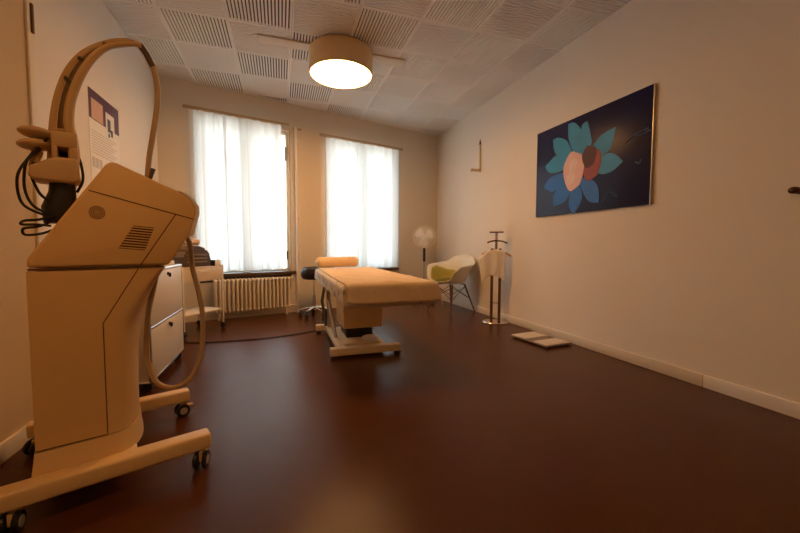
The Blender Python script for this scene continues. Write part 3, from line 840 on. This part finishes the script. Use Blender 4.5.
# towel folded over the trouser bar
P = []
n = 30
for i in range(34):
    t = i / 33; row = []
    L = -.30 + .67 * t           # along the hang, 0 = over the bar
    for j in range(n):
        w = j / (n - 1); x = -.215 + .33 * w
        zb = .952 - .55 * max(0, abs(x) - .02) ** 2 * 6
        if abs(L) < .03: yy = -.02 * math.sin(L / .03 * PI / 2); zz = zb + .014 - .012 * (abs(L) / .03) ** 2
        else:
            s = -1 if L > 0 else 1
            yy = s * (.020 + .006 * math.sin(x * 40 + 2 * t)); hang = abs(L) - .03
            fac = 1.0 + .10 * math.sin(x * 9) if L > 0 else .8
            zz = zb - .0 - hang * fac
            if L > 0: zz -= .0
        xs = x + (.10 * max(0, abs(L) - .02) * (1 if x < 0 else -.1) * (1 - w))
        row.append((xs, yy, zz))
    P.append(row)
tw = MB().grid(P).build('towel', M_towel, ang=180, solid=.008)
tw.location = (2.69, 4.11, 0); tw.rotation_euler = (0, 0, VA)
tag(tw, 'white towel draped over the bar of the valet stand', 'towel')

# ------------------------------------------------------------------ floor scale
sc = thing('bathroom_scale', 'flat white floor scale with a grey band near the baseboard', 'scale', (2.615, 3.14, 0), math.radians(6))
MB().box(-.175, .175, -.26, .26, .012, .026).build('platform', M_scalegrey, sc, bevel=.006)
MB().box(-.165, .165, .045, .25, .026, .034).build('foot_plate', M_scalewhite, sc, bevel=.003)
MB().box(-.165, .165, -.25, -.065, .026, .034).build('foot_plate', M_scalewhite, sc, bevel=.003)
for xx in (-.14, .14):
    for yy in (-.22, .22): MB().cyl((xx, yy, 0), (xx, yy, .014), .02).build('foot', M_rubber, sc)

# ------------------------------------------------------------------ picture on the right wall
pc = thing('flower_picture', 'large dark picture of a turquoise flower on the right wall', 'picture', (XR, 2.86, 1.35))
def PW(y, z, d): return (-d, y - 2.86, z - 1.35)
MB().box(-.028, 0, 2.174 - 2.86, 3.547 - 2.86, 0, .955).build('panel', M_canvas, pc, bevel=.002)
MB().box(-.024, -.001, 2.168 - 2.86, 2.174 - 2.86, -.003, .958).build('panel_edge', M_steel, pc)
PET = [([(3.067, 2.249), (2.991, 2.259), (2.898, 2.156), (2.87, 2.038), (2.909, 1.953), (3.002, 2.004), (3.063, 2.12)], 0),
 ([(2.899, 2.183), (2.83, 2.202), (2.782, 2.081), (2.773, 1.985), (2.822, 1.958), (2.882, 2.001)], 0),
 ([(2.528, 2.056), (2.53, 1.957), (2.58, 1.871), (2.672, 1.868), (2.745, 1.952), (2.708, 2.007), (2.631, 2.049)], 0),
 ([(2.55, 1.851), (2.447, 1.752), (2.53, 1.684), (2.65, 1.682), (2.716, 1.747), (2.671, 1.842)], 0),
 ([(3.275, 2.15), (3.204, 2.169), (3.081, 2.097), (3.04, 2.014), (3.097, 1.956), (3.241, 2.006)], 0),
 ([(3.382, 1.9), (3.304, 1.96), (3.219, 1.986), (3.116, 1.946), (3.133, 1.848), (3.214, 1.805), (3.344, 1.831)], 0),
 ([(3.394, 1.684), (3.32, 1.765), (3.171, 1.767), (3.128, 1.656), (3.251, 1.609), (3.361, 1.638)], 1),
 ([(3.238, 1.462), (3.25, 1.585), (3.127, 1.641), (3.027, 1.582), (3.064, 1.501), (3.162, 1.459)], 1),
 ([(2.971, 1.361), (3.035, 1.439), (3.038, 1.555), (2.916, 1.58), (2.86, 1.502), (2.91, 1.397)], 1),
 ([(2.674, 1.438), (2.789, 1.452), (2.879, 1.546), (2.829, 1.621), (2.728, 1.631), (2.668, 1.542)], 1)]
cy, cz = 2.93, 1.80
for k, (pts, dk) in enumerate(PET):
    ext = []
    for i, p in enumerate(pts):           # each petal reaches in towards the centre
        d = math.hypot(p[0] - cy, p[1] - cz)
        ext.append(p)
    inner_pts = sorted(range(len(pts)), key=lambda i: math.hypot(pts[i][0] - cy, pts[i][1] - cz))[:2]
    ext = [(p[0] + (cy - p[0]) * .35, p[1] + (cz - p[1]) * .35) if i in inner_pts else p for i, p in enumerate(pts)]
    tip = max(range(len(ext)), key=lambda i: math.hypot(ext[i][0] - cy, ext[i][1] - cz))
    tp = ext[tip]; tp = (cy + (tp[0] - cy) * 1.05, cz + (tp[1] - cz) * 1.05)
    ext = ext[:tip] + [tp, tp] + ext[tip + 1:]
    sp = []
    nn = len(ext)
    for i in range(nn):
        a, b_, c, d = [Vector((*ext[(i + o) % nn], 0)) for o in (-1, 0, 1, 2)]
        for q in range(5 if (b_ - c).length > 1e-6 else 1):
            t = q / 5
            sp.append(0.5 * ((2 * b_) + (c - a) * t + (2 * a - 5 * b_ + 4 * c - d) * t * t + (3 * b_ - a - 3 * c + d) * t ** 3))
    m_ = MB().prism([(p.x, p.y) for p in sp], lambda p, s: PW(p[0], p[1], (.0285 + .0003 * k) if s == 0 else .027))
    m_.build('petal', M_petald if dk else M_petal, pc, smooth=False)
def blob(y, z, ry, rz, d, m, rot=0, wob=.06, name='bloom'):
    pts = [(y + ry * math.cos(t) * math.cos(rot) * (1 + wob * math.sin(3 * t)) - rz * math.sin(t) * math.sin(rot), z + ry * math.cos(t) * math.sin(rot) + rz * math.sin(t) * (1 + wob * math.cos(5 * t)) * math.cos(rot)) for t in (2 * PI * k / 36 for k in range(36))]
    MB().prism(pts, lambda p, s: PW(p[0], p[1], d if s == 0 else .027)).build(name, m, pc, smooth=False)
blob(2.765, 1.80, .115, .155, .0322, M_bloomr)
blob(2.985, 1.775, .135, .195, .0325, M_bloom)
blob(2.79, 1.875, .085, .105, .0330, M_bloomd)
blob(2.99, 1.83, .05, .075, .0332, mat('bloom_pale', (0.90, 0.70, 0.66), .55, noise=.15, nscale=14), .3)
blob(3.02, 1.70, .06, .06, .0332, MATS['bloom_pale'], .2)
for pts in ([(2.40, 1.895), (2.33, 1.935), (2.25, 1.93), (2.18, 1.945)], [(2.36, 1.93), (2.28, 1.955), (2.20, 1.965)], [(2.31, 1.72), (2.27, 1.70), (2.25, 1.73)], [(2.62, 1.42), (2.55, 1.50), (2.47, 1.45)]):
    MB().tube([PW(y, z, .0285) for y, z in spline([(a, b_, 0) for a, b_ in pts], 5) for y, z in [(y, z)]] if False else [PW(p.x, p.y, .0285) for p in spline([(a, b_, 0) for a, b_ in pts], 5)], .006, 6, flat=1).build('stroke', M_scrib, pc)

# ------------------------------------------------------------------ poster on the left wall
po = thing('wall_poster', 'white poster with purple photo header on the left wall', 'poster', (XL, 3.83, 1.50))
def box_on_left(y0, y1, z0, z1, d0, d1, m, name):
    return MB().box(d0, d1, y0 - 3.83, y1 - 3.83, z0 - 1.5, z1 - 1.5).build(name, m, po, smooth=False)
box_on_left(3.55, 4.11, 1.50, 2.26, 0, .003, M_paper, 'sheet')
box_on_left(3.55, 4.11, 2.025, 2.26, .003, .0042, M_purple, 'header_band')
box_on_left(3.59, 3.79, 2.03, 2.19, .0042, .0050, M_skin, 'portrait_photo')
box_on_left(3.84, 4.01, 1.95, 2.16, .0042, .0052, M_paper, 'photo_inset')
for y0, y1, z0, z1 in ((3.87, 3.93, 2.0, 2.11), (3.93, 3.97, 1.97, 2.03), (3.88, 3.91, 1.955, 1.99)):
    box_on_left(y0, y1, z0, z1, .0052, .0060, M_black, 'inset_figure')
for k in range(9):
    box_on_left(3.58, 4.05 - .05 * (k % 3), 1.93 - .022 * k, 1.936 - .022 * k, .003, .0037, M_grey, 'text_line')
for k in range(3):
    box_on_left(3.575 + .062 * k, 3.625 + .062 * k, 1.64, 1.72, .003, .0037, M_grey, 'small_picture')

# ------------------------------------------------------------------ fittings on the right wall
wk = thing('wall_bracket', 'slim brass wall bracket high up beside the far corner', 'wall bracket', (XR, 4.85, 2.13))
MB().box(-.022, 0, -.016, .016, .0, .40).build('upright', M_brass, wk, bevel=.004)
b = MB(); b.lathe([(.016, .0), (.012, .03), (.002, .085)], (-.011, 0, .395), 'z', 12); b.build('finial', M_bronze, wk)
b = MB(); b.box(-.16, 0, -.016, .016, .0, .035); b.box(-.16, -.148, -.016, .016, -.012, .035); b.build('arm', M_cream, wk, bevel=.003)
kn = thing('coat_hook', 'dark bronze round coat hook on the right wall', 'hook', (XR, 1.285, 1.332))
b = MB().lathe([(.0005, 0), (.026, 0), (.026, -.006), (.012, -.010), (.011, -.030), (.020, -.038), (.027, -.050), (.026, -.062), (.016, -.070), (.0005, -.072)], axis='x', seg=28)
b.v = [(x, y, z * .75) for x, y, z in b.v]
b.build('hook_body', M_bronze, kn)
